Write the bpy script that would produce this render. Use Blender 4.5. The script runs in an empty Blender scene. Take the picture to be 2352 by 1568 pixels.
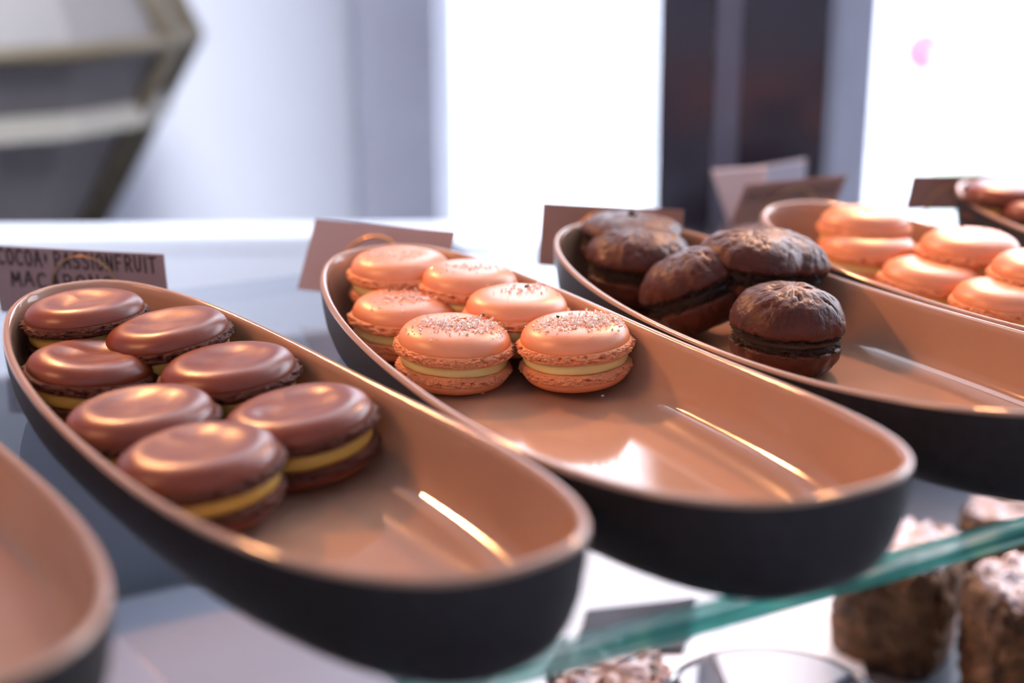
import bpy, bmesh, math, random
from mathutils import Vector, Matrix, noise, Quaternion
SC = bpy.context.scene
COL = SC.collection
PI = math.pi

# ------------------------------------------------------------------ camera
FPX = 3267.0
CP, CR, CH = 0.2911, -0.0061, 0.186
Fv = Vector((0, math.cos(CP), -math.sin(CP)))
R0 = Vector((1, 0, 0)); U0 = Vector((0, math.sin(CP), math.cos(CP)))
Rv = R0 * math.cos(CR) + U0 * math.sin(CR)
Uv = -R0 * math.sin(CR) + U0 * math.cos(CR)
CAM = Vector((0, 0, CH))
cd = bpy.data.cameras.new('camera'); cam = bpy.data.objects.new('camera', cd); COL.objects.link(cam)
cd.sensor_width = 36.0; cd.lens = 36.0 * FPX / 2352; cd.clip_start = 0.01; cd.clip_end = 100
m = Matrix((( Rv.x, Uv.x, -Fv.x, 0), (Rv.y, Uv.y, -Fv.y, 0), (Rv.z, Uv.z, -Fv.z, CH), (0, 0, 0, 1)))
cam.matrix_world = m
cd.dof.use_dof = True; cd.dof.focus_distance = 0.560; cd.dof.aperture_fstop = 4.0
SC.camera = cam

def ray(px, py):
    return Rv * ((px - 1176) / FPX) + Uv * (-(py - 784) / FPX) + Fv
def at(px, py, z):
    d = ray(px, py); return CAM + d * ((z - CH) / d.z)
def atY(px, py, Y):
    d = ray(px, py); return CAM + d * (Y / d.y)

# ------------------------------------------------------------------ world and light
w = bpy.data.worlds.new('sky'); SC.world = w; w.use_nodes = True
nt = w.node_tree; nt.nodes.clear()
wo = nt.nodes.new('ShaderNodeOutputWorld'); bg = nt.nodes.new('ShaderNodeBackground')
tc = nt.nodes.new('ShaderNodeTexCoord'); sx = nt.nodes.new('ShaderNodeSeparateXYZ'); rp = nt.nodes.new('ShaderNodeValToRGB')
nt.links.new(tc.outputs['Generated'], sx.inputs[0]); nt.links.new(sx.outputs['Z'], rp.inputs[0])
rp.color_ramp.elements[0].position = 0.0; rp.color_ramp.elements[0].color = (0.62, 0.64, 0.72, 1)
rp.color_ramp.elements[1].position = 0.5; rp.color_ramp.elements[1].color = (0.86, 0.91, 1.0, 1)
nt.links.new(rp.outputs[0], bg.inputs[0]); bg.inputs[1].default_value = 9.5
nt.links.new(bg.outputs[0], wo.inputs[0])

def spot(name, loc, target, watts, color, size, deg, blend=0.6):
    l = bpy.data.lights.new(name, 'SPOT'); l.energy = watts; l.color = color; l.shadow_soft_size = size
    l.spot_size = math.radians(deg); l.spot_blend = blend
    o = bpy.data.objects.new(name, l); COL.objects.link(o); o.location = loc
    o.rotation_euler = (Vector(target) - Vector(loc)).to_track_quat('-Z', 'Y').to_euler(); return o
WARM = (1.0, 0.43, 0.17)
def area(name, loc, target, watts, color, sx_, sy_):
    l = bpy.data.lights.new(name, 'AREA'); l.energy = watts; l.color = color; l.shape = 'RECTANGLE'; l.size = sx_; l.size_y = sy_
    o = bpy.data.objects.new(name, l); COL.objects.link(o); o.location = loc
    o.rotation_euler = (Vector(target) - Vector(loc)).to_track_quat('-Z', 'Y').to_euler(); return o
spot('halogen_spot', (-0.42, 1.02, 0.50), (-0.02, 0.68, 0), 18.0, WARM, 0.022, 66)
spot('halogen_spot', (0.30, 1.15, 0.52), (0.2, 0.74, 0), 19.0, WARM, 0.022, 66)
spot('halogen_spot', (-0.55, 0.35, 0.42), (0.02, 0.62, 0), 8.0, WARM, 0.14, 42)
for x_ in (-0.7, -0.2, 0.3):
    spot('wall_fill_spot', (x_, 0.25, 1.5), (x_ - 1.0, 1.75, -0.25), 300.0, (0.88, 0.92, 1.0), 0.22, 48, 1.0)  # added unseen fill spots that brighten the back wall and partition
area('cool_top_fill', (0.2, 1.5, 1.55), (0.0, 0.6, 0.0), 25.0, (0.86, 0.88, 1.0), 2.2, 0.7)  # added unseen fill, gives cool highlights on the pastry tops
area('lower_shelf_fill', (0.30, 0.80, -0.03), (0.25, 0.62, -0.30), 1.8, (0.88, 0.93, 1.0), 0.8, 0.02)  # added unseen fill that brightens the lower shelf

SC.view_settings.view_transform = 'Standard'; SC.view_settings.look = 'None'
SC.view_settings.exposure = 0.0; SC.view_settings.gamma = 1.0; SC.view_settings.use_curve_mapping = False

# ------------------------------------------------------------------ helpers
def mat(name, col, rough=0.5, metal=0.0, spec=0.5, bump=0.0, bscale=200.0, bdist=0.001, trans=0.0, sheen=0.0, coat=0.0,
        var=0.0, vscale=60.0, col2=None, ior=1.45, sss=0.0, bdet=4.0):
    M = bpy.data.materials.new(name); M.use_nodes = True; n = M.node_tree; b = n.nodes['Principled BSDF']
    b.inputs['Base Color'].default_value = (*col, 1); b.inputs['Roughness'].default_value = rough
    b.inputs['Metallic'].default_value = metal; b.inputs['Specular IOR Level'].default_value = spec
    b.inputs['IOR'].default_value = ior
    b.inputs['Transmission Weight'].default_value = trans
    b.inputs['Coat Weight'].default_value = coat; b.inputs['Coat Roughness'].default_value = 0.08
    b.inputs['Sheen Weight'].default_value = sheen; b.inputs['Sheen Roughness'].default_value = 0.4
    if sss: b.inputs['Subsurface Weight'].default_value = sss; b.inputs['Subsurface Radius'].default_value = (1, .5, .25); b.inputs['Subsurface Scale'].default_value = 0.003
    t = n.nodes.new('ShaderNodeTexCoord')
    if var or col2:
        nz = n.nodes.new('ShaderNodeTexNoise'); nz.inputs['Scale'].default_value = vscale; nz.inputs['Detail'].default_value = 5
        r = n.nodes.new('ShaderNodeValToRGB'); c2 = col2 or tuple(c * (1 - var) for c in col)
        r.color_ramp.elements[0].color = (*c2, 1); r.color_ramp.elements[1].color = (*col, 1)
        r.color_ramp.elements[0].position = .35; r.color_ramp.elements[1].position = .62
        n.links.new(t.outputs['Object'], nz.inputs['Vector']); n.links.new(nz.outputs['Fac'], r.inputs[0]); n.links.new(r.outputs[0], b.inputs['Base Color'])
    if bump:
        nz = n.nodes.new('ShaderNodeTexNoise'); nz.inputs['Scale'].default_value = bscale; nz.inputs['Detail'].default_value = bdet
        bp = n.nodes.new('ShaderNodeBump'); bp.inputs['Strength'].default_value = bump; bp.inputs['Distance'].default_value = bdist
        n.links.new(t.outputs['Object'], nz.inputs['Vector']); n.links.new(nz.outputs['Fac'], bp.inputs['Height']); n.links.new(bp.outputs[0], b.inputs['Normal'])
    return M

def link_mesh(name, verts, faces, material, parent=None, smooth=True):
    me = bpy.data.meshes.new(name); me.from_pydata([tuple(v) for v in verts], [], faces); me.update()
    if smooth:
        me.polygons.foreach_set('use_smooth', [True] * len(me.polygons))
    o = bpy.data.objects.new(name, me); COL.objects.link(o)
    for mm in (material if isinstance(material, (list, tuple)) else [material]): me.materials.append(mm)
    if parent: o.parent = parent
    return o
def root(name, label, cat, group=None, M=None):
    o = bpy.data.objects.new(name, None); COL.objects.link(o); o.empty_display_size = 0.01
    tag(o, label, cat, group)
    if M is not None: o.matrix_world = M
    return o
def tag(o, label, cat, group=None):
    o['label'] = label; o['category'] = cat
    if group: o['group'] = group
    return o
def struct(o):
    o['kind'] = 'structure'; return o
def rings(rs, closed_top=False, closed_bot=False):
    """rs: list of rings (equal length lists of points)"""
    n = len(rs[0]); V = [p for r in rs for p in r]; F = []
    for i in range(len(rs) - 1):
        for j in range(n):
            k = (j + 1) % n
            F.append((i * n + j, i * n + k, (i + 1) * n + k, (i + 1) * n + j))
    if closed_bot:
        c = Vector((0, 0, 0))
        for p in rs[0]: c += Vector(p)
        V.append(tuple(c / n)); ci = len(V) - 1
        for j in range(n): F.append((ci, (j + 1) % n, j))
    if closed_top:
        b = (len(rs) - 1) * n; c = Vector((0, 0, 0))
        for p in rs[-1]: c += Vector(p)
        V.append(tuple(c / n)); ci = len(V) - 1
        for j in range(n): F.append((ci, b + j, b + (j + 1) % n))
    return V, F
def box_geo(c, s, M=None):
    cx, cy, cz = c; x, y, z = s[0] / 2, s[1] / 2, s[2] / 2
    V = [Vector((cx + a * x, cy + b * y, cz + d * z)) for a in (-1, 1) for b in (-1, 1) for d in (-1, 1)]
    if M is not None: V = [M @ v for v in V]
    F = [(0, 1, 3, 2), (4, 6, 7, 5), (0, 4, 5, 1), (2, 3, 7, 6), (0, 2, 6, 4), (1, 5, 7, 3)]
    return V, F
def merge(geos):
    V = []; F = []
    for v, f in geos:
        b = len(V); V += list(v); F += [tuple(i + b for i in q) for q in f]
    return V, F
def tube_geo(pts, r, n=10, closed=False, r_end=None):
    pts = [Vector(p) for p in pts]; N = len(pts); rs = []; up = Vector((0, 0, 1)); prev = None
    for i, p in enumerate(pts):
        a = pts[(i - 1) % N] if (closed or i > 0) else p; b = pts[(i + 1) % N] if (closed or i < N - 1) else p
        t = (b - a).normalized()
        if prev is None:
            x = t.cross(up); x = x.normalized() if x.length > .05 else t.cross(Vector((1, 0, 0))).normalized()
        else:
            x = (prev - t * prev.dot(t)).normalized()
        prev = x; y = t.cross(x); rr = r if r_end is None else r + (r_end - r) * i / max(1, N - 1)
        rs.append([tuple(p + (x * math.cos(k * 2 * PI / n) + y * math.sin(k * 2 * PI / n)) * rr) for k in range(n)])
    if closed: rs.append(rs[0]); return rings(rs)
    return rings(rs, True, True)
def prism_geo(pts, d):
    """extrude a list of 3D points along vector d"""
    n = len(pts); d = Vector(d); V = [Vector(p) for p in pts] + [Vector(p) + d for p in pts]
    F = [tuple(range(n))[::-1], tuple(range(n, 2 * n))] + [(i, (i + 1) % n, n + (i + 1) % n, n + i) for i in range(n)]
    return V, F
def bevel(o, wdt, seg=2):
    md = o.modifiers.new('bevel', 'BEVEL'); md.width = wdt; md.segments = seg; md.limit_method = 'ANGLE'
    return o

# ------------------------------------------------------------------ materials
m_wall = mat('painted_wall', (0.78, 0.79, 0.86), 0.6, var=.04, vscale=3)
m_white = mat('white_lacquer', (0.80, 0.81, 0.86), 0.35, bump=.02, bscale=20)
m_frame = mat('grey_painted_frame', (0.50, 0.49, 0.56), 0.45, var=.1, vscale=8)
m_column = mat('dark_column_gloss', (0.032, 0.028, 0.042), 0.25, var=.25, vscale=5, coat=.3)
m_colrefl = mat('column_reflection_strip', (0.14, 0.135, 0.18), 0.35, var=.15, vscale=9)
m_floor = mat('shop_floor', (0.20, 0.20, 0.23), 0.4, var=.3, vscale=3)
m_ceil = mat('ceiling_paint', (0.62, 0.62, 0.64), 0.8, var=.03, vscale=3)
m_pave = mat('pale_pavement', (0.75, 0.75, 0.78), 0.8, var=.12, vscale=2)
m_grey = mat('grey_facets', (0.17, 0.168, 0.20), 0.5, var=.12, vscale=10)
m_olive = mat('olive_edges_and_shade', (0.075, 0.055, 0.03), 0.5, var=.15, vscale=20)  # edge trim colour, also painted shade on the rightmost bin facets
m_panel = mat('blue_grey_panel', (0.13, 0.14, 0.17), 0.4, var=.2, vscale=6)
m_taupe_shade = mat('taupe_shaded_facets', (0.11, 0.095, 0.095), 0.5, var=.12, vscale=10)  # half-shade tone painted on the bin facets turning right
m_board = mat('grey_board', (0.34, 0.35, 0.42), 0.4, var=.06, vscale=8)
m_rail = mat('pale_beige_rail', (0.22, 0.20, 0.17), 0.45, var=.06, vscale=12)
m_deck = mat('grey_lower_shelf', (0.11, 0.115, 0.14), 0.35, var=.15, vscale=6)
m_out = mat('charcoal_dish_outside', (0.032, 0.026, 0.025), 0.5, spec=.35, bump=.05, bscale=900, bdist=.0004, var=.25, vscale=250)
m_in = mat('beige_glaze', (0.48, 0.285, 0.19), 0.09, spec=.6, bump=.015, bscale=60, bdist=.002, var=.03, vscale=30)
m_choc = mat('cocoa_shell', (0.23, 0.045, 0.015), 0.34, spec=.5, ior=1.55, bump=.10, bscale=420, bdist=.0006, var=.16, vscale=90)
m_chocf = mat('cocoa_foot', (0.16, 0.045, 0.024), 0.6, bump=1.0, bscale=1300, bdist=.0012, var=.25, vscale=500)
m_cream = mat('custard_filling', (0.62, 0.42, 0.09), 0.42, bump=.08, bscale=300, bdist=.0006, sss=.25)
m_peach = mat('peach_shell', (0.86, 0.31, 0.12), 0.40, spec=.9, ior=1.6, bump=.05, bscale=700, bdist=.0004, var=.05, vscale=120)
m_peachf = mat('peach_foot', (0.90, 0.38, 0.18), 0.6, bump=.7, bscale=1300, bdist=.0008, var=.12, vscale=700)
m_pcream = mat('pale_yellow_filling', (0.80, 0.70, 0.30), 0.36, bump=.05, bscale=300, bdist=.0005, sss=.3)
m_sugar = mat('sugar_crystal', (1.0, 0.88, 0.80), 0.07, spec=1.0, ior=1.6)
m_leaf = mat('dark_green_leaf', (0.035, 0.06, 0.02), 0.5, var=.3, vscale=800)
m_zest = mat('orange_zest', (0.85, 0.25, 0.02), 0.4, var=.2, vscale=800)
m_dark = mat('dark_cracked_cocoa', (0.085, 0.018, 0.008), 0.42, spec=.4, bump=.7, bscale=330, bdist=.001, var=.3, vscale=150, sheen=.05)
m_darkf = mat('dark_ragged_cake', (0.025, 0.009, 0.006), 0.7, bump=1, bscale=700, bdist=.0012, var=.4, vscale=300)
m_ganache = mat('dark_ganache', (0.022, 0.010, 0.007), 0.38, bump=.3, bscale=300, bdist=.0006)
m_card = mat('mauve_card', (0.34, 0.25, 0.265), 0.7, var=.05, vscale=60)
m_cardb = mat('brown_card', (0.34, 0.19, 0.15), 0.7, var=.12, vscale=60)
m_ink = mat('black_marker', (0.02, 0.017, 0.02), 0.5)
m_gold = mat('brass_wire', (0.70, 0.42, 0.18), 0.3, metal=1.0)
m_cake = mat('muffin_crumb', (0.20, 0.085, 0.028), 0.6, bump=1, bscale=260, bdist=.003, col2=(0.05, 0.022, 0.009), vscale=55)
m_icing = mat('sugar_crust', (0.72, 0.60, 0.62), 0.45, bump=1, bscale=300, bdist=.0015, col2=(0.45, 0.27, 0.20), vscale=120)
m_paper = mat('white_tray', (0.86, 0.87, 0.92), 0.4)
m_slate = mat('dark_slate', (0.055, 0.05, 0.06), 0.5, var=.3, vscale=40)
m_bowl = mat('clear_bowl_glass', (0.93, 0.95, 0.98), 0.03, trans=1.0, ior=1.45)

def mat_glass_top():
    M = bpy.data.materials.new('clear_shelf_glass'); M.use_nodes = True; n = M.node_tree; n.nodes.clear()
    o = n.nodes.new('ShaderNodeOutputMaterial'); mx = n.nodes.new('ShaderNodeMixShader'); tr = n.nodes.new('ShaderNodeBsdfTransparent')
    gl = n.nodes.new('ShaderNodeBsdfGlossy'); fr = n.nodes.new('ShaderNodeFresnel'); fr.inputs['IOR'].default_value = 1.5
    tr.inputs[0].default_value = (0.94, 0.955, 0.97, 1); gl.inputs['Roughness'].default_value = 0.02
    g = n.nodes.new('ShaderNodeNewGeometry'); mxn = n.nodes.new('ShaderNodeMath'); mxn.operation = 'MULTIPLY'
    sb = n.nodes.new('ShaderNodeMath'); sb.operation = 'SUBTRACT'; sb.inputs[0].default_value = 1
    n.links.new(g.outputs['Backfacing'], sb.inputs[1]); n.links.new(fr.outputs[0], mxn.inputs[0]); n.links.new(sb.outputs[0], mxn.inputs[1])
    n.links.new(mxn.outputs[0], mx.inputs[0]); n.links.new(tr.outputs[0], mx.inputs[1]); n.links.new(gl.outputs[0], mx.inputs[2]); n.links.new(mx.outputs[0], o.inputs[0])
    return M
def mat_glass_edge():
    M = bpy.data.materials.new('green_glass_edge'); M.use_nodes = True; n = M.node_tree; n.nodes.clear()
    o = n.nodes.new('ShaderNodeOutputMaterial'); tl = n.nodes.new('ShaderNodeBsdfTranslucent'); tr = n.nodes.new('ShaderNodeBsdfTransparent'); gl = n.nodes.new('ShaderNodeBsdfGlossy')
    gl.inputs['Roughness'].default_value = .12
    m1 = n.nodes.new('ShaderNodeMixShader'); m2 = n.nodes.new('ShaderNodeMixShader'); m1.inputs[0].default_value = .25; m2.inputs[0].default_value = .10
    t = n.nodes.new('ShaderNodeTexCoord'); mp = n.nodes.new('ShaderNodeMapping'); mp.inputs['Scale'].default_value = (7, 1, 230)
    nz = n.nodes.new('ShaderNodeTexNoise'); nz.inputs['Scale'].default_value = 1.0; nz.inputs['Detail'].default_value = 3
    r = n.nodes.new('ShaderNodeValToRGB'); e = r.color_ramp.elements
    e[0].position = .36; e[0].color = (0.01, 0.14, 0.13, 1); e[1].position = .57; e[1].color = (0.75, 1.0, 0.92, 1)  # dark teal to mint streaks paint in refracted light and highlights
    k = e.new(.5); k.color = (0.10, 0.50, 0.41, 1)
    n.links.new(t.outputs['Object'], mp.inputs[0]); n.links.new(mp.outputs[0], nz.inputs['Vector']); n.links.new(nz.outputs['Fac'], r.inputs[0])
    n.links.new(r.outputs[0], tl.inputs[0]); n.links.new(r.outputs[0], tr.inputs[0])
    n.links.new(tl.outputs[0], m1.inputs[1]); n.links.new(tr.outputs[0], m1.inputs[2]); n.links.new(m1.outputs[0], m2.inputs[1]); n.links.new(gl.outputs[0], m2.inputs[2])
    n.links.new(m2.outputs[0], o.inputs[0]); return M
m_glass = mat_glass_top(); m_edge = mat_glass_edge()

# ------------------------------------------------------------------ the room
FZ, CZ = -1.10, 1.60
BY = 2.0
def slab(name, lo, hi, m_, st=True):
    c = [(a + b) / 2 for a, b in zip(lo, hi)]; s = [b - a for a, b in zip(lo, hi)]
    o = link_mesh(name, *box_geo(c, s), m_, smooth=False)
    return struct(o) if st else o
slab('floor', (-2.6, -1.6, FZ - .05), (3.6, BY + .1, FZ), m_floor)
slab('ceiling', (-2.6, -1.6, CZ), (3.6, BY + .1, CZ + .05), m_ceil)
slab('wall_left', (-2.6, -1.6, FZ), (-2.5, BY + .1, CZ), m_wall)
slab('wall_right', (3.5, -1.6, FZ), (3.6, BY + .1, CZ), m_wall)
slab('wall_front', (-2.6, -1.7, FZ), (3.6, -1.6, CZ), m_wall)
xw = lambda px, Y=BY: atY(px, 250, Y).x
w1a, w1b, w2a = xw(1012), xw(1600), xw(1985)
SZ = -0.30                     # sill height
slab('wall_back', (-2.5, BY, FZ), (w1a, BY + .1, CZ), m_wall)
slab('wall_back_sill', (w1a, BY, FZ), (3.5, BY + .1, SZ), m_wall)
slab('wall_back_head', (w1a, BY, 1.42), (3.5, BY + .1, CZ), m_wall)
slab('wall_back_pier', (w1b, BY, SZ), (w2a - .055, BY + .1, 1.42), m_column)
slab('trim_1', (xw(832), BY - .06, FZ), (w1a, BY, CZ), m_frame)          # grey jamb beside the window
slab('trim_2', (w2a - .055, BY - .05, SZ), (w2a, BY + .02, 1.42), m_frame)
slab('trim_3', (w1a, BY - .10, SZ - .03), (w1b, BY + .02, SZ), m_white)  # sill board
slab('trim_4', (w2a, BY - .10, SZ - .03), (3.5, BY + .02, SZ), m_white)
def window(n, x0, x1):
    f = link_mesh('window_%d' % n, *merge([box_geo(((x0 + x1) / 2, BY + .05, 1.40), (x1 - x0, .04, .04)), box_geo(((x0 + x1) / 2, BY + .05, SZ + .015), (x1 - x0, .04, .03)),
        box_geo((x0 + .01, BY + .05, (SZ + 1.4) / 2), (.02, .04, 1.4 - SZ)), box_geo((x1 - .01, BY + .05, (SZ + 1.4) / 2), (.02, .04, 1.4 - SZ))]), m_white, smooth=False)
    struct(f)
    link_mesh('pane', *box_geo(((x0 + x1) / 2, BY + .05, (SZ + 1.4) / 2), (x1 - x0 - .04, .005, 1.4 - SZ - .06)), m_glass, f, smooth=False)
window(1, w1a, w1b); window(2, w2a, 3.5)

slab('ground', (-6, BY + .1, -1.25), (12, 14, -1.2), m_pave)

# ------------------------------------------------------------------ glass shelf and lower shelf
E0 = at(1345, 1465, 0); E1 = at(2352, 1192, 0)
ed = Vector((E1.x - E0.x, E1.y - E0.y, 0)).normalized(); en = Vector((-ed.y, ed.x, 0))      # along / away from the front edge
def shelf_pt(u, v, z): return Vector((E0.x, E0.y, 0)) + ed * u + en * v + Vector((0, 0, z))
FR = Matrix(((ed.x, en.x, 0, E0.x), (ed.y, en.y, 0, E0.y), (0, 0, 1, 0), (0, 0, 0, 1)))
GT = 0.010
sh = root('glass_shelf', 'clear glass display shelf with a green polished front edge, carrying the long dishes', 'shelf', M=FR)
link_mesh('glass_pane', *box_geo((.15, .212, -GT / 2), (2.2, .420, GT)), m_glass, sh, smooth=False)
def strip(y0, sgn):
    c = .0014; pf = [(.002, 0), (c, 0), (0, -c), (0, -GT + c), (c, -GT), (.002, -GT)]; V = []; N = 40
    for i in range(N + 1):
        for (a, b) in pf: V.append((-.95 + 2.2 * i / N, y0 + sgn * a, b))
    n = len(pf); F = [(i * n + j, i * n + j + 1, (i + 1) * n + j + 1, (i + 1) * n + j) for i in range(N) for j in range(n - 1)]
    return V, F
e_ = link_mesh('polished_edge', *strip(0, 1), m_edge, sh, smooth=False); e_['label'] = 'green polished front edge of the glass'
link_mesh('rear_edge', *strip(.424, -1), m_glass, sh, smooth=False)
LZ = -0.235
def fr_box(name, c, s, m_, par=None):
    o = link_mesh(name, *box_geo(c, s), m_, par, smooth=False)
    if par is None: o.matrix_world = FR
    return o
low = root('lower_shelf', 'grey lower shelf under the glass, holding the sugared cakes', 'shelf', M=FR)
fr_box('shelf_board', (.15, .26, LZ - .010), (2.2, .62, .020), m_deck, low)
fr_box('back_panel', (.15, .566, (LZ - .078) / 2), (2.2, .008, -.078 - LZ), m_panel, low)
cab = root('display_cabinet', 'grey cabinet base below the two shelves', 'cabinet', M=FR)
fr_box('cabinet_body', (.15, .25, (LZ - .02 + FZ) / 2 + .02), (2.2, .60, LZ - .02 - FZ - .04), m_white, cab)
fr_box('plinth', (.15, .27, FZ + .02), (2.1, .54, .04), m_slate, cab)

# ------------------------------------------------------------------ long oval dishes
H = 0.158
def superpt(a, b, n, t, ang):
    c, s = math.cos(ang), math.sin(ang)
    x = a * math.copysign(abs(c) ** (2 / n), c); y = b * math.copysign(abs(s) ** (2 / n), s)
    return x, y * (1 + t * x / a)
N_R = 160
ANG = [2 * PI * i / N_R for i in range(N_R)]
IN_P = [(.0008, -.0010), (.0020, .0), (.0032, -.0006), (.0040, -.0024), (.0052, -.0075), (.0075, -.0135), (.0115, -.0195)]  # (inset, dz from rim)
def dish(par, label):
    cx, cy, th, a, b, n, t, q = par
    R_ = root('serving_dish', label, 'dish', 'long oval dishes along the glass shelf', Matrix.Translation((cx * H, cy * H, 0)) @ Matrix.Rotation(th, 4, 'Z'))
    a *= H; b *= H; rz0 = CH - H; qq = q * H; FL = .0028
    def ring(ins, fz):
        out = []
        for an in ANG:
            x, y = superpt(a - ins, b - ins, n, t, an); X = x / a
            out.append((x, y, fz(rz0 + qq * X * X)))
        return out
    # outside: rises from a flat foot through a round belly to the rim
    outs = []
    for ins, f in ((.034, 0.0), (.0225, 0.0), (.0200, .006), (.0150, .03), (.0105, .085), (.0068, .18), (.0040, .31), (.0018, .50), (.0006, .72), (.0001, .90), (0, .985)):
        outs.append(ring(ins, lambda rz, f=f: f * (rz - .0008)))
    body = link_mesh('dish_body', *rings(outs, closed_bot=True), m_out, R_)
    # glazed rim and inside
    ins_r = [ring(0, lambda rz: .985 * (rz - .0008)), ring(.0003, lambda rz: rz - .0002), ring(.0012, lambda rz: rz + .0002), ring(.0024, lambda rz: rz), ring(.0032, lambda rz: rz - .0008)]
    for ins, f in ((.0036, .88), (.0044, .66), (.0054, .45), (.0070, .25), (.0088, .12), (.0122, .040), (.0180, .010), (.028, .0)):
        rg = []
        for (x, y, rz) in ring(ins, lambda rz: rz):
            fl = FL + .004 * abs(x / a) ** 3; rg.append((x, y, fl + f * (rz - fl)))
        ins_r.append(rg)
    for k in (.85, .6, .3, .1):
        ins_r.append([(x * k, y * k, FL + .004 * abs(x * k / a) ** 3) for (x, y, z) in ring(.028, lambda rz: FL)])
    g = link_mesh('glazed_inside', *rings(ins_r, closed_top=True), m_in, R_)
    g['label'] = 'glossy beige glaze inside and over the rim'
    return R_
PAR = {
 'A': (-0.582, 2.835, -0.962, 1.066, .341, 2.49, .028, .063),
 'B': (0.085, 3.187, -1.089, 1.07, .364, 2.629, .091, .062),
 'C': (0.75, 3.542, -1.061, 1.014, .371, 2.507, .047, .07),
 'D': (1.438, 3.836, -1.056, 1.033, .349, 2.494, .025, .068),
 'E': (2.177, 4.209, -1.098, 1.051, .353, 2.496, .036, .071),
 'Z': (-1.305, 2.449, -0.937, 1.051, .355, 2.471, .04, .065)}
dish(PAR['A'], 'long beige-glazed charcoal dish filled with seven brown cocoa macarons')
dish(PAR['B'], 'long beige-glazed charcoal dish holding six sharp peach macarons and a wide empty glossy end')
dish(PAR['C'], 'long beige-glazed dish holding the dark cracked chocolate sandwich cakes')
dish(PAR['D'], 'long beige-glazed dish behind the dark cakes, holding pale-topped peach macarons')
dish(PAR['E'], 'farthest dish, cut by the right edge of the photo, with reddish-brown macarons')
dish(PAR['Z'], 'empty blurred end of a beige dish at the lower left corner')

# ------------------------------------------------------------------ macarons
def fbm(v, o=3): return noise.fractal(v, 0.8, 2.0, o, noise_basis='PERLIN_ORIGINAL')
EXP = .48
def shell_geo(R, h, seed, up=True, n=96, dent=0.0, wav=.02):
    """domed shell; z=0 is its lower edge; dent presses the crown in a little"""
    sd = Vector((seed * 7.3, seed * 3.1, seed * 1.7)); rs = []
    K = 20
    for i in range(-3, K):
        if i < 0: r = R * (.90 + .10 * (i + 3) / 3 * 1.0); z = -h * .10 * (1 - (i + 3) / 3) ** 1.0; r = R * (.93 + .05 * (i + 3) / 3)
        else:
            a = (i / K) * PI / 2; r = R * math.cos(a) ** .80 if a < PI / 2 else 0; z = h * math.sin(a) ** 1.15
            r = R * math.cos(a) ** EXP; z = h * (math.sin(a) ** .90)
            r = max(r, R * .02)
        ring = []
        for j in range(n):
            th = 2 * PI * j / n; x, y = r * math.cos(th), r * math.sin(th)
            nn = noise.noise(Vector((x * 90, y * 90, 0)) + sd); n2 = noise.noise(Vector((x * 45, y * 45, 5)) + sd)
            wob = 1 + wav * noise.noise(Vector((math.cos(th) * 1.2, math.sin(th) * 1.2, 3)) + sd)
            zz = z + (nn * .03 + n2 * .05) * h * max(0, z / h)
            if dent and i >= 0:
                rr = r / R; zz -= dent * h * math.exp(-((rr / .55) ** 4)) * (.6 + .7 * abs(n2) + .3 * nn)
                zz -= dent * .5 * h * math.exp(-(((rr - .45) / .12) ** 2)) * max(0, n2)
            ring.append((x * wob, y * wob, zz))
        rs.append(ring)
    V, F = rings(rs, closed_top=True)
    if not up:
        V = [(v[0], -v[1], -v[2]) for v in V]
    return V, F
def foot_geo(R, h, seed, up=True, n=220, m_=16, rough=1.0, bulge=.045):
    """ruffled foot: z from 0 down to -h, crusty and pitted"""
    sd = Vector((seed * 2.9, seed * 5.1, seed)); rs = []
    for i in range(m_ + 1):
        f = i / m_; prof_ = math.sin(PI * min(1, max(0, f))) ** .5
        ring = []
        for j in range(n):
            th = 2 * PI * j / n
            p = Vector((math.cos(th) * 7, math.sin(th) * 7, f * 2.1)) + sd
            c1 = noise.noise(p); c2 = noise.noise(p * 2.7); c3 = noise.noise(Vector((p.x * 4, p.y * 4, p.z * 6))) + .8 * noise.noise(Vector((p.x * 9, p.y * 9, p.z * 11)))
            lob = noise.noise(Vector((math.cos(th) * 1.8, math.sin(th) * 1.8, 9)) + sd)
            pit = max(0, noise.noise(Vector((math.cos(th) * 9, math.sin(th) * 9, f * 3.5 + 4)) + sd) - .12)
            d = (c1 * .022 + c2 * .024 + c3 * .022) * rough - pit * .20 * rough * math.sin(PI * f) + lob * .02
            r = R * (.955 + bulge * prof_ + bulge * .6 * prof_ + d * (0.25 + .75 * prof_))
            z = -h * f + h * .10 * (c2 + c1) * math.sin(PI * f) + h * .10 * (noise.noise(Vector((math.cos(th) * 4, math.sin(th) * 4, 2)) + sd)) * f
            ring.append((r * math.cos(th), r * math.sin(th), z))
        rs.append(ring)
    inner = [(x * .88, y * .88, z) for (x, y, z) in rs[0]]; inner2 = [(x * .90, y * .90, -h) for (x, y, z) in rs[0]]
    rs = [inner] + rs + [inner2, inner]
    V, F = rings(rs)
    if not up: V = [(v[0], -v[1], -v[2]) for v in V]
    return V, F
def cream_geo(R, h, seed, n=96):
    sd = Vector((seed, seed * 2, 3)); rs = []
    for i in range(9):
        f = i / 8; ring = []
        for j in range(n):
            th = 2 * PI * j / n
            r = R * (1 + .012 * math.sin(PI * f) + .022 * noise.noise(Vector((math.cos(th) * 2, math.sin(th) * 2, f)) + sd) - .03 * abs(2 * f - 1) ** 4)
            ring.append((r * math.cos(th), r * math.sin(th), (f - .5) * h * (1 + .05 * noise.noise(Vector((math.cos(th) * 2, math.sin(th) * 2, 7)) + sd))))
        rs.append(ring)
    return rings(rs, True, True)

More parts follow.
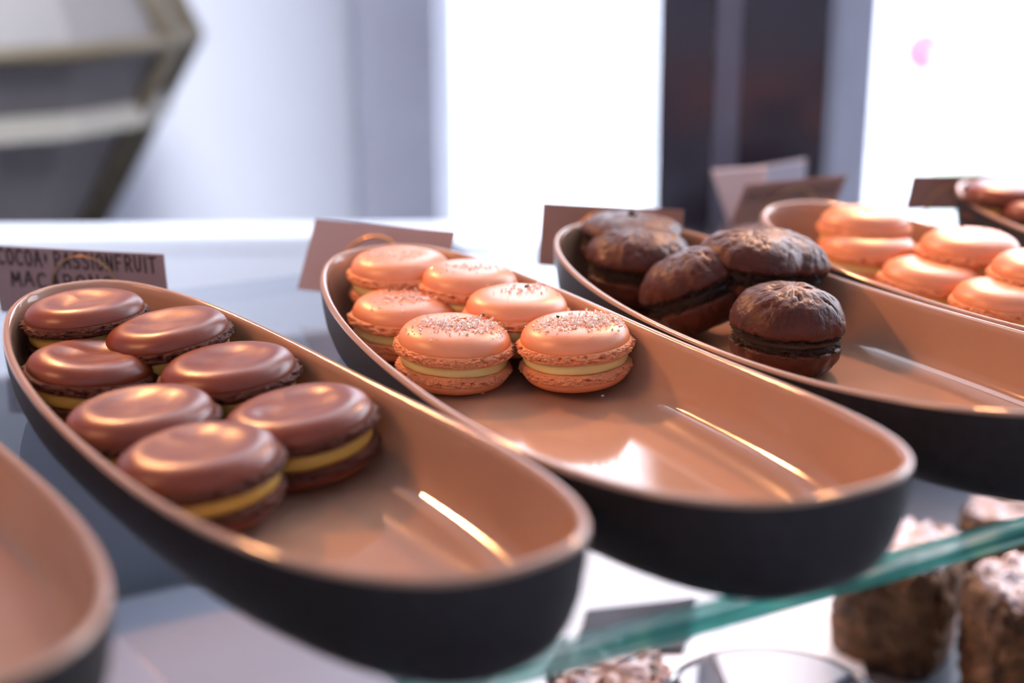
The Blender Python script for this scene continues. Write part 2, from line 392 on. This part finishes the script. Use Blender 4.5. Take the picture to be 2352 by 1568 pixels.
def pose(px, py, zc, tilt=0.0, pitch=0.0, spin=0.0, R=.0235):
    """centre of the filling under a pixel at height zc; tilt raises the right side, pitch raises the far side"""
    p = at(px, py, zc)
    return Matrix.Translation(p) @ Matrix.Rotation(-math.radians(tilt), 4, 'Y') @ Matrix.Rotation(math.radians(pitch), 4, 'X') @ Matrix.Rotation(spin, 4, 'Z')
FLOOR = .0028
def macaron(kind, px, py, D, label, group, tilt=0, pitch=0, seed=1, hi=False, lift=0.0, sugar=0, fleck=None, zest=0, sug_off=(0, 0)):
    R = D / 2
    if kind == 'cocoa': ms, mf, mc = m_choc, m_chocf, m_cream; hc = .0052; hf = .0040; h = .0074; hb = .0050; dent = .42
    else: ms, mf, mc = m_peach, m_peachf, m_pcream; hc = .0042; hf = .0042; h = .0083; hb = .0052; dent = .04
    half = hc / 2 + hf + hb
    zc = FLOOR + half + R * .25 * math.sin(math.radians(math.hypot(tilt, pitch))) + lift
    M = pose(px, py, zc, tilt, pitch, seed * 1.3)
    rt = root('macaron', label, 'macaron', group, M)
    nn = 144 if hi else 80; fn = 420 if hi else 200; fm = 26 if hi else 12
    dn = dent
    sh_ = link_mesh('shell', *shell_geo(R * .955, h, seed, True, nn, dn), ms, rt); sh_.location = (0, 0, hc / 2 + hf)
    f1 = link_mesh('foot', *foot_geo(R, hf * 1.08, seed, True, fn, fm, 1.25), mf, sh_); f1.location = (0, 0, hf * .08)
    cr = link_mesh('filling', *cream_geo(R * .915, hc * 1.06, seed, nn), mc, rt)
    s2 = link_mesh('shell', *shell_geo(R * .93, hb, seed + 5.5, False, nn, 0.0), ms, rt); s2.location = (0, 0, -hc / 2 - hf)
    f2 = link_mesh('foot', *foot_geo(R * .965, hf * 1.06, seed + 3.3, False, fn, fm, 1.25), mf, s2); f2.location = (0, 0, -hf * .06)
    if sugar:
        rnd = random.Random(seed * 31); G = []
        Mi = Matrix.Rotation(-seed * 1.3, 3, 'Z')
        spots_ = 0
        while spots_ < sugar:
            # a loose drift of crystals lying across the crown
            u = rnd.gauss(sug_off[0], .40); v = rnd.gauss(sug_off[1] - .16 + .15 * u, .21)
            if math.hypot(u, v) > .93: continue
            if noise.noise(Vector((u * 5, v * 5, seed))) < -.22 and rnd.random() < .8: continue
            P = Mi @ Vector((u * R * .95, v * R * .95, 0)); rr = P.length / (R * .955)
            # height on the dome: r = cos(a)^.62 -> a
            ca = min(1, rr) ** (1 / EXP); a = math.acos(max(0, min(1, ca))); z = h * math.sin(a) ** .90
            z -= dn * h * math.exp(-((rr / .55) ** 4)) * .6
            s = rnd.uniform(.00034, .00066) * (1.4 if rnd.random() < .12 else 1)
            q = Quaternion((rnd.gauss(0, 1), rnd.gauss(0, 1), rnd.gauss(0, 1), rnd.gauss(0, 1))).normalized().to_matrix()
            lift_ = s * .4 + (rnd.random() ** 3) * .0011
            V, F = box_geo((0, 0, 0), (s, s * rnd.uniform(.8, 1.3), s)); V = [q @ v_ + P + Vector((0, 0, z + lift_)) for v_ in V]
            G.append((V, F)); spots_ += 1
        sg = link_mesh('sugar_topping', *merge(G), m_sugar, sh_, smooth=False); sg['kind'] = 'stuff'; sg['label'] = 'clear coarse sugar crystals'
    def on_dome(u, v):
        P = Matrix.Rotation(-seed * 1.3, 3, 'Z') @ Vector((u * R, v * R, 0)); rr = P.length / (R * .955)
        a = math.acos(max(0, min(1, rr ** (1 / EXP)))); return P + Vector((0, 0, h * math.sin(a) ** .90 + .0004))
    if fleck:
        for (u, v, s) in fleck:
            c = on_dome(u, v) + Vector((0, 0, .0006)); G = []
            V = [(-s, 0, 0), (-s * .3, s * .38, .0004), (s * .6, s * .3, .0002), (s, 0, .0005), (s * .3, -s * .38, 0), (-s * .5, -s * .3, .0006)]
            rm = Matrix.Rotation(u * 9, 3, 'Z') @ Matrix.Rotation(.5, 3, 'X')
            lf = link_mesh('leaf_fleck', *prism_geo([rm @ Vector(v_) + c for v_ in V], (0, 0, .0004)), m_leaf, sh_, smooth=False)
    if zest:
        rnd = random.Random(seed + 99); G = []
        for _ in range(zest):
            u, v = rnd.gauss(.15, .32), rnd.gauss(0, .16)
            if math.hypot(u, v) > .85: continue
            c = on_dome(u, v); a = rnd.random() * PI; s = rnd.uniform(.0006, .0013)
            G.append(tube_geo([c + Vector((math.cos(a) * s * t_, math.sin(a) * s * t_, .0005 + .0004 * (1 - t_ * t_))) for t_ in (-1, 0, 1)], .00028, 5))
        if G: link_mesh('orange_zest', *merge(G), m_zest, sh_)
    return rt
GA = 'brown cocoa macarons in the lettered dish'
C_ = 'brown cocoa macaron with yellow filling, '
macaron('cocoa', 200, 756, .0495, C_ + 'at the far end, below the lettered card', GA, 3, 0, 1, lift=.011)
macaron('cocoa', 392, 806, .0500, C_ + 'tilted, directly right of the one below the card', GA, 7, 2, 2, lift=.007)
macaron('cocoa', 210, 882, .0495, C_ + 'leaning on the left rim, second from the far end', GA, -5, 0, 3, lift=.001)
macaron('cocoa', 532, 893, .0518, C_ + 'smooth topped, midway along the right rim', GA, 4, 1, 4, lift=.003)
macaron('cocoa', 330, 1004, .0525, C_ + 'in the left row, directly behind the nearest one', GA, 3, 1, 5, lift=.001)
macaron('cocoa', 692, 1006, .0535, C_ + 'rightmost one, beside the empty dish floor', GA, 7, 1, 6)
macaron('cocoa', 462, 1105, .0530, C_ + 'nearest and largest one', GA, 4, 1, 7, lift=.001)
GB = 'peach macarons in the middle dish'
Pp = 'peach macaron, '
macaron('peach', 920, 650, .0468, Pp + 'shiny topped, at the far end of the middle dish', GB, 0, 0, 11, sugar=60, lift=.012)
macaron('peach', 1078, 682, .0445, Pp + 'half hidden, right of the shiny far-end one in the middle dish', GB, -3, 0, 12, sugar=70, lift=.010)
macaron('peach', 930, 752, .0472, Pp + 'sugar and one green speck, by the left rim of the middle dish', GB, -2, 0, 13, lift=.0005, sugar=170, fleck=[(-.3, .05, .0010)])
macaron('peach', 1186, 742, .0450, Pp + 'behind the gap of the sharp front pair, one leaf bit on top', GB, -1, 0, 14, lift=.006, sugar=60, fleck=[(.18, .05, .0017)], sug_off=(.25, .25))
macaron('peach', 1043, 818, .0474, Pp + 'left of the sharp front pair, sugar and a dark leaf bit on top', GB, -3, 1, 15, hi=True, sugar=620, fleck=[(.48, .38, .0015)], zest=3, sug_off=(.10, 0.02))
macaron('peach', 1322, 813, .0457, Pp + 'right of the sharp front pair, heaped with sugar crystals', GB, 2.5, 1, 16, lift=.002, hi=True, sugar=780, fleck=[(-.28, .02, .0009)], zest=6, sug_off=(.22, .02))
GD = 'pale-topped peach macarons in the dish behind the dark cakes'
macaron('peach', 1984, 542, .0460, 'peach macaron with glossy white-lit top, farthest one in the dish behind the dark cakes', GD, 0, 0, 21, lift=.015, sugar=20)
macaron('peach', 1992, 598, .0480, 'peach macaron with orange zest, second from the far end, behind the dark cakes', GD, -2, 0, 22, lift=.005, zest=10)
macaron('peach', 2222, 600, .0484, 'peach macaron with two dark flecks on its pale top, by the far rim', GD, 0, 0, 23, lift=.011, zest=6, fleck=[(-.1, .2, .0016), (.3, .1, .0014)])
macaron('peach', 2138, 668, .0495, 'peach macaron with smooth pale top, by the near rim, behind the nearest dark cake', GD, -3, 0, 24, zest=5)
macaron('peach', 2392, 655, .0475, 'peach macaron cut off by the right edge of the photo, behind the lowest one', GD, 0, 0, 25, zest=8, lift=.010)
macaron('peach', 2300, 722, .0450, 'peach macaron with plain rosy top, nearest one in its dish at the right edge', GD, -2, 0, 26)
GE = 'reddish-brown macarons in the farthest dish'
macaron('cocoa', 2320, 475, .050, 'reddish-brown macaron at the left end of the farthest dish', GE, 0, 0, 31, lift=.017)
macaron('cocoa', 2400, 513, .050, 'reddish-brown macaron cut by the right photo edge, in the farthest dish', GE, 0, 0, 32, lift=.012)

# ------------------------------------------------------------------ dark cracked sandwich cakes
def blob_geo(R, h, seed, up=True, n=120, K=22, crack=.10, flat=1.0, squash=.75):
    sd = Vector((seed * 4.4, seed, seed * 2.2)); rs = []
    for i in range(K):
        f = i / (K - 1)
        if f < .15: r0 = .92 + .08 * f / .15; z0 = -.10 * (1 - f / .15)
        else:
            a = (f - .15) / .85 * PI / 2; r0 = math.cos(a) ** squash; z0 = math.sin(a) ** flat
        r0 = max(r0, .015); ring = []
        for j in range(n):
            th = 2 * PI * j / n; c, s = math.cos(th), math.sin(th)
            p = Vector((r0 * c * 2.2, r0 * s * 2.2, z0)) + sd
            rag = noise.noise(Vector((c * 3.2, s * 3.2, 1)) + sd) * .05 + noise.noise(Vector((c * 9, s * 9, 2)) + sd) * .025
            cr_ = abs(noise.noise(p * 1.15)); cr2 = abs(noise.noise(p * 2.1 + Vector((5, 5, 5))))
            ck = -crack * math.exp(-(cr_ / .035) ** 2) - crack * .5 * math.exp(-(cr2 / .03) ** 2)
            bm_ = noise.noise(p * 1.7) * .07 + noise.noise(p * 6) * .02
            rr = R * r0 * (1 + rag * (1 - .7 * f) + bm_ * .3); zz = h * (z0 * (1 + bm_ * .8) + ck * (z0 > 0))
            ring.append((rr * c, rr * s, zz))
        rs.append(ring)
    V, F = rings(rs, closed_top=True)
    if not up: V = [(v[0], -v[1], -v[2]) for v in V]
    return V, F
def dark_cake(px, py, D, label, tilt=0, pitch=0, seed=1, lift=0, ht=.013, hb=.013, hc=.006, tip=False, tint=None):
    R = D / 2; half = hc / 2 + hb
    zc = FLOOR + half + R * .35 * math.sin(math.radians(math.hypot(tilt, pitch))) + lift
    rt = root('sandwich_cake', label, 'cake', 'dark cracked sandwich cakes', pose(px, py, zc, tilt, pitch, seed * .9))
    t_ = link_mesh('top_cake', *blob_geo(R, ht, seed, True), m_dark, rt); t_.location = (0, 0, hc / 2 + .001)
    e2 = link_mesh('ragged_edge', *foot_geo(R * .97, .0045, seed, True, 200, 12, 2.2, .02), m_darkf, t_); e2.location = (0, 0, .0015)
    link_mesh('filling', *cream_geo(R * .86, hc * 1.15, seed, 80), m_ganache, rt)
    b_ = link_mesh('bottom_cake', *blob_geo(R * .95, hb, seed + 9, False, squash=.55), m_dark, rt); b_.location = (0, 0, -hc / 2 - .001)
    e3 = link_mesh('ragged_edge', *foot_geo(R * .93, .0045, seed + 2, False, 200, 12, 2.2, .02), m_darkf, b_); e3.location = (0, 0, -.0015)
    if tip:
        V = []
        pk = tube_geo([(0, 0, ht * .93), (.0006, 0, ht * 1.06), (.0002, .0004, ht * 1.22)], .0028, 10, r_end=.0008); link_mesh('peak', *pk, m_darkf, t_)
    return rt
dark_cake(1448, 548, .0500, 'dark chocolate sandwich cake with a small pointed peak, at the far end of its dish', -2, 0, 2, lift=.020, ht=.008, hb=.008, tip=True)
dark_cake(1466, 614, .0510, 'dark chocolate sandwich cake with a rounded puckered top, below the peaked one', -3, 0, 3, lift=.0055, ht=.015)
dark_cake(1600, 668, .0490, 'dark chocolate sandwich cake leaning on its side, left of the nearest cracked one', 22, -8, 4, lift=.002, ht=.015)
dark_cake(1722, 618, .0480, 'dark chocolate sandwich cake with a knobbly top, behind the leaning one', -6, 0, 5, lift=.014, ht=.013)
dark_cake(1790, 606, .0440, 'dark chocolate sandwich cake mostly hidden behind the right of the knobbly one', -14, 6, 6, lift=.013, ht=.010)
dark_cake(1805, 764, .0480, 'dark chocolate sandwich cake with cracked dusty top, nearest and sharpest of the dark ones', -3, 0, 7, ht=.0165, hb=.0130)

# ------------------------------------------------------------------ price cards and wire holders
GLY = {'C': [[(.9, .85), (.6, 1), (.25, .9), (.05, .5), (.2, .1), (.55, 0), (.9, .15)]], 'O': [[(.5, 1), (.15, .85), (.05, .45), (.25, .05), (.6, 0), (.92, .35), (.85, .8), (.5, 1)]],
 'A': [[(0, 0), (.25, .6), (.5, 1), (.7, .5), (.95, 0)], [(.2, .38), (.8, .4)]], '+': [[(.5, .25), (.5, .75)], [(.25, .5), (.75, .5)]],
 'P': [[(.15, 0), (.12, 1), (.6, .98), (.9, .75), (.6, .48), (.15, .45)]], 'S': [[(.88, .9), (.5, 1), (.15, .8), (.3, .55), (.75, .42), (.85, .15), (.5, 0), (.1, .1)]],
 'I': [[(.5, 0), (.48, 1)]], 'N': [[(.1, 0), (.12, 1), (.85, .02), (.9, 1)]], 'F': [[(.15, 0), (.12, 1), (.9, .98)], [(.13, .52), (.7, .52)]],
 'R': [[(.15, 0), (.12, 1), (.6, .98), (.88, .75), (.6, .5), (.15, .48)], [(.45, .48), (.92, 0)]], 'U': [[(.1, 1), (.12, .25), (.4, 0), (.75, .1), (.9, 1)]],
 'T': [[(.5, 0), (.48, 1)], [(0, .97), (1, 1)]], 'M': [[(.05, 0), (.15, 1), (.5, .35), (.85, 1), (.95, 0)]]}
def stroke_geo(pts, wd, z):
    G = []
    for a, b in zip(pts[:-1], pts[1:]):
        a = Vector((*a, 0)); b = Vector((*b, 0)); d = (b - a); L = d.length
        if L < 1e-6: continue
        d /= L; n = Vector((-d.y, d.x, 0)) * wd / 2; a = a - d * wd * .35; b = b + d * wd * .35
        V = [a - n, b - n, b + n, a + n]; V = [v + Vector((0, 0, z)) for v in V] + [v + Vector((0, 0, z + .00008)) for v in V]
        G.append((V, [(3, 2, 1, 0), (4, 5, 6, 7), (0, 1, 5, 4), (1, 2, 6, 5), (2, 3, 7, 6), (3, 0, 4, 7)]))
    return G
def text_geo(s, x0, y0, cw, ch, wd, gap=.28):
    G = []; x = x0; rnd = random.Random(len(s))
    for c in s:
        if c == ' ': x += cw * .55; continue
        w_ = cw * (.35 if c == 'I' else .6 if c == '+' else 1)
        dy = rnd.uniform(-.05, .05) * ch
        for st_ in GLY[c]: G += stroke_geo([(x + p[0] * w_, y0 + dy + p[1] * ch) for p in st_], wd, .00021)
        x += w_ + cw * gap
    return G
def card(TL, TR, BL, zt, zb, label, m_, text=None, Hc=.034, slope=0, ring_px=None):
    a = at(*TL, zt); b = at(*TR, zt - slope); c = at(*BL, zb)
    ex = (b - a); Wd = ex.length; ex.normalize(); ey = (a - c); ey = (ey - ex * ey.dot(ex)); Hc = ey.length; ey.normalize(); ez = ex.cross(ey)
    o_ = a - ey * Hc
    M = Matrix(((ex.x, ey.x, ez.x, o_.x), (ex.y, ey.y, ez.y, o_.y), (ex.z, ey.z, ez.z, o_.z), (0, 0, 0, 1)))
    cdx = link_mesh('price_card', *box_geo((Wd / 2, Hc / 2, 0), (Wd, Hc, .0004)), m_, smooth=False); cdx.matrix_world = M
    tag(cdx, label, 'card', 'cards standing behind the dishes')
    if text:
        G = []
        for ln in text: G += text_geo(*ln)
        t_ = link_mesh('handwriting', *merge(G), m_ink, cdx, smooth=False); t_['label'] = 'black marker capitals'
    # brass wire holder: two rings that pinch the card, on a weighted foot
    print('card', Wd, Hc, o_)
    return M, Wd, Hc
def holder(M, u, label, r=.0175, top=.006):
    """two wire rings that pinch the card at u along its width, on a round brass foot"""
    rt = root('card_holder', label, 'card holder', 'brass wire card holders')
    ex = M.col[0].xyz; ey = M.col[1].xyz; ez = M.col[2].xyz; o_ = M.translation
    fz_ = .0012
    cz = .0385 - r
    base = o_ + ex * u
    k = (cz - base.z) / ey.z; ctr = base + ey * k
    for s in (1, -1):
        pts = [ctr + ez * (.0011 * s) + ex * math.cos(t) * r * (1 if s > 0 else .93) + ey * math.sin(t) * r * (1 if s > 0 else .93) for t in [2 * PI * i / 48 for i in range(48)]]
        link_mesh('wire_ring', *tube_geo(pts, .00042, 8, closed=True), m_gold, rt)
    lo = ctr - ey * r
    f_ = Vector((lo.x, lo.y, 0))
    prof2 = [(.0, .0005), (.010, .0005), (.0105, .001), (.0105, .0022), (.009, .003), (.003, .0034)]
    rs = [[(f_.x + rr * math.cos(t), f_.y + rr * math.sin(t), z_ + .0001) for t in [2 * PI * i / 32 for i in range(32)]] for rr, z_ in prof2]
    link_mesh('foot', *rings(rs, True, True), m_gold, rt)
    link_mesh('stem', *tube_geo([(f_.x, f_.y, .003), tuple(lo + Vector((0, 0, .0004)))], .0009, 8), m_gold, rt)
    return rt
M, Wd, Hc = card((-22, 563), (376, 584), (-52, 712), .041, .0085, 'mauve card with black handwriting reading COCOA+ PASSIONFRUIT', m_card,
    [('COCOA+ PASSIONFRUIT', .0030, .0238, .00355, .0074, .0010, .34), ('MACARONS', .0085, .0135, .0050, .0070, .0011, .34)])
holder(M, .047, 'thin brass wire ring holder in front of the lettered card')
M, Wd, Hc = card((725, 503), (1046, 533), (693, 665), .041, .0095, 'blank-looking mauve card behind the peach macarons of the middle dish', m_card)
holder(M, .038, 'thin brass wire ring holder behind the middle dish of peach macarons')
M, Wd, Hc = card((1245, 464), (1570, 482), (1203, 608), .041, .0085, 'brown-grey card behind the dish of dark sandwich cakes', m_cardb)
holder(M, .036, 'brass wire ring holder behind the dark sandwich cakes')
M, Wd, Hc = card((1712, 424), (1946, 402), (1692, 520), .041, .014, 'brown card with a blurred row of writing, behind the pale-topped peach macarons', m_cardb)
G = []; rnd = random.Random(4)
for i in range(17):
    x = .004 + i * .0037; G += stroke_geo([(x, .0 + Hc - .0125), (x + .0006, Hc - .0065)], .0009, .00021)
    if rnd.random() < .8: G += stroke_geo([(x, Hc - .0065 - rnd.random() * .003), (x + .0022, Hc - .0085 - rnd.random() * .002)], .0009, .00021)
hw = link_mesh('handwriting', *merge(G), m_ink, bpy.data.objects[[o.name for o in bpy.data.objects if o.name.startswith('price_card')][-1]], smooth=False)
holder(M, .036, 'brass wire ring holder behind the pale-topped peach macarons')
M, Wd, Hc = card((2095, 403), (2330, 402), (2072, 482), .041, .0185, 'brown card at the upper right, in front of the farthest dish', m_cardb)
holder(M, .030, 'brass wire ring holder of the card at the upper right', r=.018)

# ------------------------------------------------------------------ crumbs on the middle dish
def crumb(px, py, s, label, m_, cat='crumb'):
    p = at(px, py, FLOOR + s * .5); V, F = blob_geo(s, s * .8, px * .01, True, 14, 7, 0.0)
    V = [Vector(v) + p for v in V]; o = link_mesh(cat, V, F, m_); o['label'] = label; o['category'] = cat; return o
crumb(1497, 900, .0011, 'tiny orange zest crumb on the empty floor of the middle dish', m_zest, 'zest_crumb')
crumb(1108, 903, .0009, 'peach crumb in front of the left focused macaron', m_peachf)
crumb(1384, 909, .0007, 'pale sugar crumb in front of the right focused macaron', m_sugar, 'sugar_crumb')

# ------------------------------------------------------------------ things on the lower shelf
def muffin(px, py, Wd, Hh, label, seed, z0=LZ):
    """blocky crumbly cake with a sugar crust; (px,py) = foot centre"""
    p = at(px, py, z0) + Vector((0, 0, .0015)); sd = Vector((seed * 3, seed * 5, seed)); rt = root('sugared_cake', label, 'cake', 'sugar-topped brown cakes on the lower shelf', Matrix.Translation(p) @ Matrix.Rotation(seed * .7 + .4, 4, 'Z'))
    def blk(name, z_a, z_b, grow, m_, par, seed2):
        n = 120; K = 36; rs = []
        for i in range(K + 1):
            f = i / K
            for_z = z_a + (z_b - z_a) * min(1, f / .62) if f < .62 else None
            if f < .62: k = 1 - .10 * (1 - f / .62) ** 2; z = z_a + (z_b - z_a) * .90 * f / .62
            else: g = (f - .62) / .38; k = math.cos(g * PI / 2) ** .45 if g < 1 else .02; z = z_a + (z_b - z_a) * (.90 + .10 * math.sin(g * PI / 2)); k = max(k, .03)
            ring = []
            for j in range(n):
                x, y = superpt(Wd / 2, Wd / 2, 3.2, 0, 2 * PI * j / n)
                q = Vector((x * k * 60, y * k * 60, z * 60)) + sd
                d = noise.noise(q * .7) * .08 + noise.noise(q * 2.0) * .07 + noise.noise(q * 4.5) * .06
                kk = k * (1 + d) * grow
                ring.append((x * kk, y * kk, z + ((noise.noise(q * 2 + Vector((9, 0, 0))) * .006 + noise.noise(q * 6) * .004) if f > .5 else 0)))
            rs.append(ring)
        return link_mesh(name, *rings(rs, True, True), m_, par)
    b = blk('cake_body', 0, Hh, 1.0, m_cake, rt, 0)
    t = blk('sugar_crust', Hh * .93, Hh * 1.05, .90, m_icing, rt, 1)
    return rt
def on_low(px, py): return at(px, py, LZ)
muffin(2050, 1490, .070, .066, 'brown sugar-crusted cake seen just right of the middle dish below the glass edge', 1)
muffin(2372, 1620, .074, .072, 'brown cake with thick white sugar crust in the lower right corner', 2)
muffin(2330, 1360, .070, .056, 'sugar-crusted brown cake seen through the glass at the right photo edge', 3)
muffin(1400, 1745, .064, .050, 'brown cake whose sugared top just shows at the bottom edge under the glass', 4)
# white tray with a dark slate label
P = [at(1090, 1640, LZ + .001), at(1290, 1215, LZ + .001), at(1690, 1345, LZ + .001), at(1560, 1700, LZ + .001)]
tr = link_mesh('white_tray', *prism_geo(P, (0, 0, .006)), m_paper, smooth=False); bevel(tr, .0015)
tag(tr, 'flat white board on the lower shelf between the two nearest dishes', 'tray')
P = [at(1345, 1412, LZ + .0075), at(1600, 1384, LZ + .0075), at(1570, 1500, LZ + .0075), at(1325, 1500, LZ + .0075)]
sl = link_mesh('slate_tag', *prism_geo(P, (0, 0, .004)), m_slate, smooth=False); tag(sl, 'dark rectangular slate lying on the white board behind the glass edge', 'tag')
# second pale sheet nearer the viewer, right of the glass edge
P = [at(1590, 1420, LZ + .001), at(1930, 1330, LZ + .001), at(1990, 1568, LZ + .001), at(1700, 1660, LZ + .001)]
t2 = link_mesh('paper_sheet', *prism_geo(P, (0, 0, .003)), m_white, smooth=False); tag(t2, 'pale sheet of paper on the lower shelf left of the sugared cakes', 'paper')
P = [shelf_pt(u_, v_, LZ + .0008) for u_, v_ in ((-.30, .30), (.10, .30), (.10, .545), (-.30, .545))]
gb = link_mesh('serving_board', *prism_geo(P, (0, 0, .006)), m_board, smooth=False); bevel(gb, .0015)
tag(gb, 'plain grey board on the lower shelf, seen through the glass at lower left', 'board')
# clear glass bowl, its rim showing at the bottom edge
c = at(1770, 1790, LZ + .010)
bw = root('glass_bowl', 'clear glass bowl whose curved rim shows at the bottom edge of the photo', 'bowl', M=Matrix.Translation((c.x, c.y, LZ + .0035)))
pr = [(.020, .0), (.026, .001), (.040, .012), (.050, .030), (.054, .048), (.0545, .050), (.053, .0505), (.0515, .048), (.047, .031), (.037, .015), (.022, .005)]
link_mesh('bowl_wall', *rings([[(r_ * math.cos(t), r_ * math.sin(t), z_) for t in [2 * PI * i / 96 for i in range(96)]] for r_, z_ in pr], True, True), m_bowl, bw)

# ------------------------------------------------------------------ background things
# dark glossy column beside the case, between the windows
YC = 0.98
xa, xb = atY(1515, 200, YC).x, atY(1897, 200, YC).x
s0, s1 = atY(1640, 200, YC).x, atY(1698, 200, YC).x
col = root('column', 'dark glossy square column between the bright windows', 'column', M=Matrix.Translation(((xa + xb) / 2, YC + .05, FZ)))
w_ = xb - xa
link_mesh('column_shaft', *box_geo((0, 0, (CZ - FZ) / 2), (w_, .10, CZ - FZ)), m_column, col, smooth=False)
st_ = link_mesh('reflection_strip', *box_geo(((s0 + s1) / 2 - (xa + xb) / 2, -.0515, (CZ - FZ) / 2), (s1 - s0, .003, CZ - FZ - .002)), m_colrefl, col, smooth=False); st_['label'] = 'grey vertical strip imitating a reflection in the column'  # reflection in the glossy column, built as a paler strip

# tall faceted grey hopper with olive edges and a pale rail, far left
def px3(px, py, Y): return atY(px, py, Y)
Yh = 1.62
hp = root('faceted_bin', 'large grey faceted bin with olive edges and a pale rail at the upper left', 'bin')
prof_px = [(420, 88), (205, 535)]
top = px3(372, -5, Yh); wide = px3(418, 88, Yh); bot = px3(196, 540, Yh); cxh = px3(-90, 100, Yh).x
zt2 = wide.z + .30
def frust(levels, sides=12, rot=PI / 12):
    rs = []
    for (x_r, z_) in levels:
        R_ = (x_r - cxh) / math.cos(PI / sides)
        rs.append([(cxh + R_ * math.cos(rot + 2 * PI * i / sides), Yh + .0 + R_ * math.sin(rot + 2 * PI * i / sides) , z_) for i in range(sides)])
    return rs
topx = wide.x - (wide.x - top.x) * (.16 / max(.01, top.z - wide.z)) * 1.0
lv = [(bot.x - .02, FZ + .02), (bot.x, bot.z), (wide.x, wide.z), (max(topx, cxh + .05), wide.z + .16)]
rsH = frust(lv)
bb_ = link_mesh('bin_body', *rings(rsH, True, True), [m_grey, m_olive, m_taupe_shade], hp, smooth=False)
for p_ in bb_.data.polygons:  # facets turning right get darker colours to imitate shade
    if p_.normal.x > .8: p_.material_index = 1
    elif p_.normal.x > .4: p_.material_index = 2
G = [tube_geo([rsH[2][i] for i in range(12)], .010, 8, closed=True)]
for i in (0, 11): G.append(tube_geo([rsH[1][i], rsH[2][i], rsH[3][i]], .012, 8))
link_mesh('edge_trim', *merge(G), m_olive, hp)
zr = px3(100, 290, Yh - .15).z
kx = bot.x + (wide.x - bot.x) * (zr - bot.z) / (wide.z - bot.z)
rr = frust([(kx + .012, zr - .012), (kx + .012, zr + .012), (kx + .001, zr + .014), (kx + .001, zr - .014)])
V, F = rings(rr); link_mesh('rail', V, F, m_rail, hp, smooth=False)
rlab = [o for o in hp.children if o.name.startswith('rail')][0]; rlab['label'] = 'pale beige rail'

# white partition behind the glass shelf; its top line shows left, under the grey bin
ya = 1.10
ct = root('partition', 'low white partition with a thin capping, blurred behind the two left dishes', 'partition')
zc_ = px3(200, 548, ya).z; xe = px3(1040, 600, ya).x
link_mesh('capping', *box_geo(((-1.6 + xe) / 2, ya + .03, zc_ - .006), (xe + 1.6, .046, .012)), m_wall, ct, smooth=False)
link_mesh('panel', *box_geo(((-1.6 + xe) / 2, ya + .03, (zc_ - .012 + FZ) / 2), (xe + 1.58, .044, zc_ - .012 - FZ)), m_wall, ct, smooth=False)

# folded white menu standing in front of the column
p0 = px3(1640, 392, .90); p1 = px3(1852, 374, .93); p2 = px3(1700, 540, .90)
mn = root('napkin_holder', 'pale grey folded paper napkins standing in front of the dark column', 'napkins')
V = [px3(1634, 396, .90), px3(1760, 388, .86), px3(1740, 560, .86), px3(1690, 560, .90)]
link_mesh('folded_paper', *prism_geo(V, (.002, .012, 0)), m_frame, mn, smooth=False)
V = [px3(1700, 396, .915), px3(1852, 370, .94), px3(1850, 420, .94), px3(1735, 560, .915)]
link_mesh('folded_paper', *prism_geo(V, (.002, .012, 0)), m_frame, mn, smooth=False)
V, F = box_geo((V[0].x + .01, .905, px3(1700, 560, .9).z / 2 + LZ / 2), (.06, .06, px3(1700, 560, .9).z - LZ))
link_mesh('stand', V, F, m_slate, mn, smooth=False)

# street beyond the windows
def out_box(name, px0, px1, py1, Y, d, col_, label, cat, zb=-1.2, rough=.8):
    a_ = px3(px0, 200, Y).x; b_ = px3(px1, 200, Y).x; z1 = py1
    mm = mat(name + '_paint', col_, rough, var=.12, vscale=1.2)
    o = link_mesh(name, *box_geo(((a_ + b_) / 2, Y + d / 2, (zb + z1) / 2), (b_ - a_, d, z1 - zb)), mm, smooth=False); tag(o, label, cat); return o
def disc_sign(px, py, Y, r, col_, label):
    c = px3(px, py, Y); rt = root('street_sign', label, 'sign')
    rs = [[(c.x + rr * math.cos(t), c.y + dy, c.z + rr * math.sin(t)) for t in [2 * PI * i / 32 for i in range(32)]] for rr, dy in ((r, 0), (r, -.02))]
    link_mesh('sign_disc', *rings(rs, True, True), mat('red_sign', col_, .4), rt)
    link_mesh('post', *tube_geo([(c.x, c.y + .03, -1.2), (c.x, c.y + .03, c.z)], .02, 8), m_frame, rt)
    return rt
disc_sign(2122, 118, 6.0, .10, (.95, .10, .14), 'red round spot outside, seen through the right window')
fac = out_box('facade', 300, 3600, 2.6, 8.5, 2.0, (.72, .72, .78), 'pale building wall across the street beyond the windows', 'building')
kb = out_box('hedge', 2210, 2300, -.25, 4.6, .3, (.45, .50, .40), 'faint green-grey bush outside the right window', 'bush')
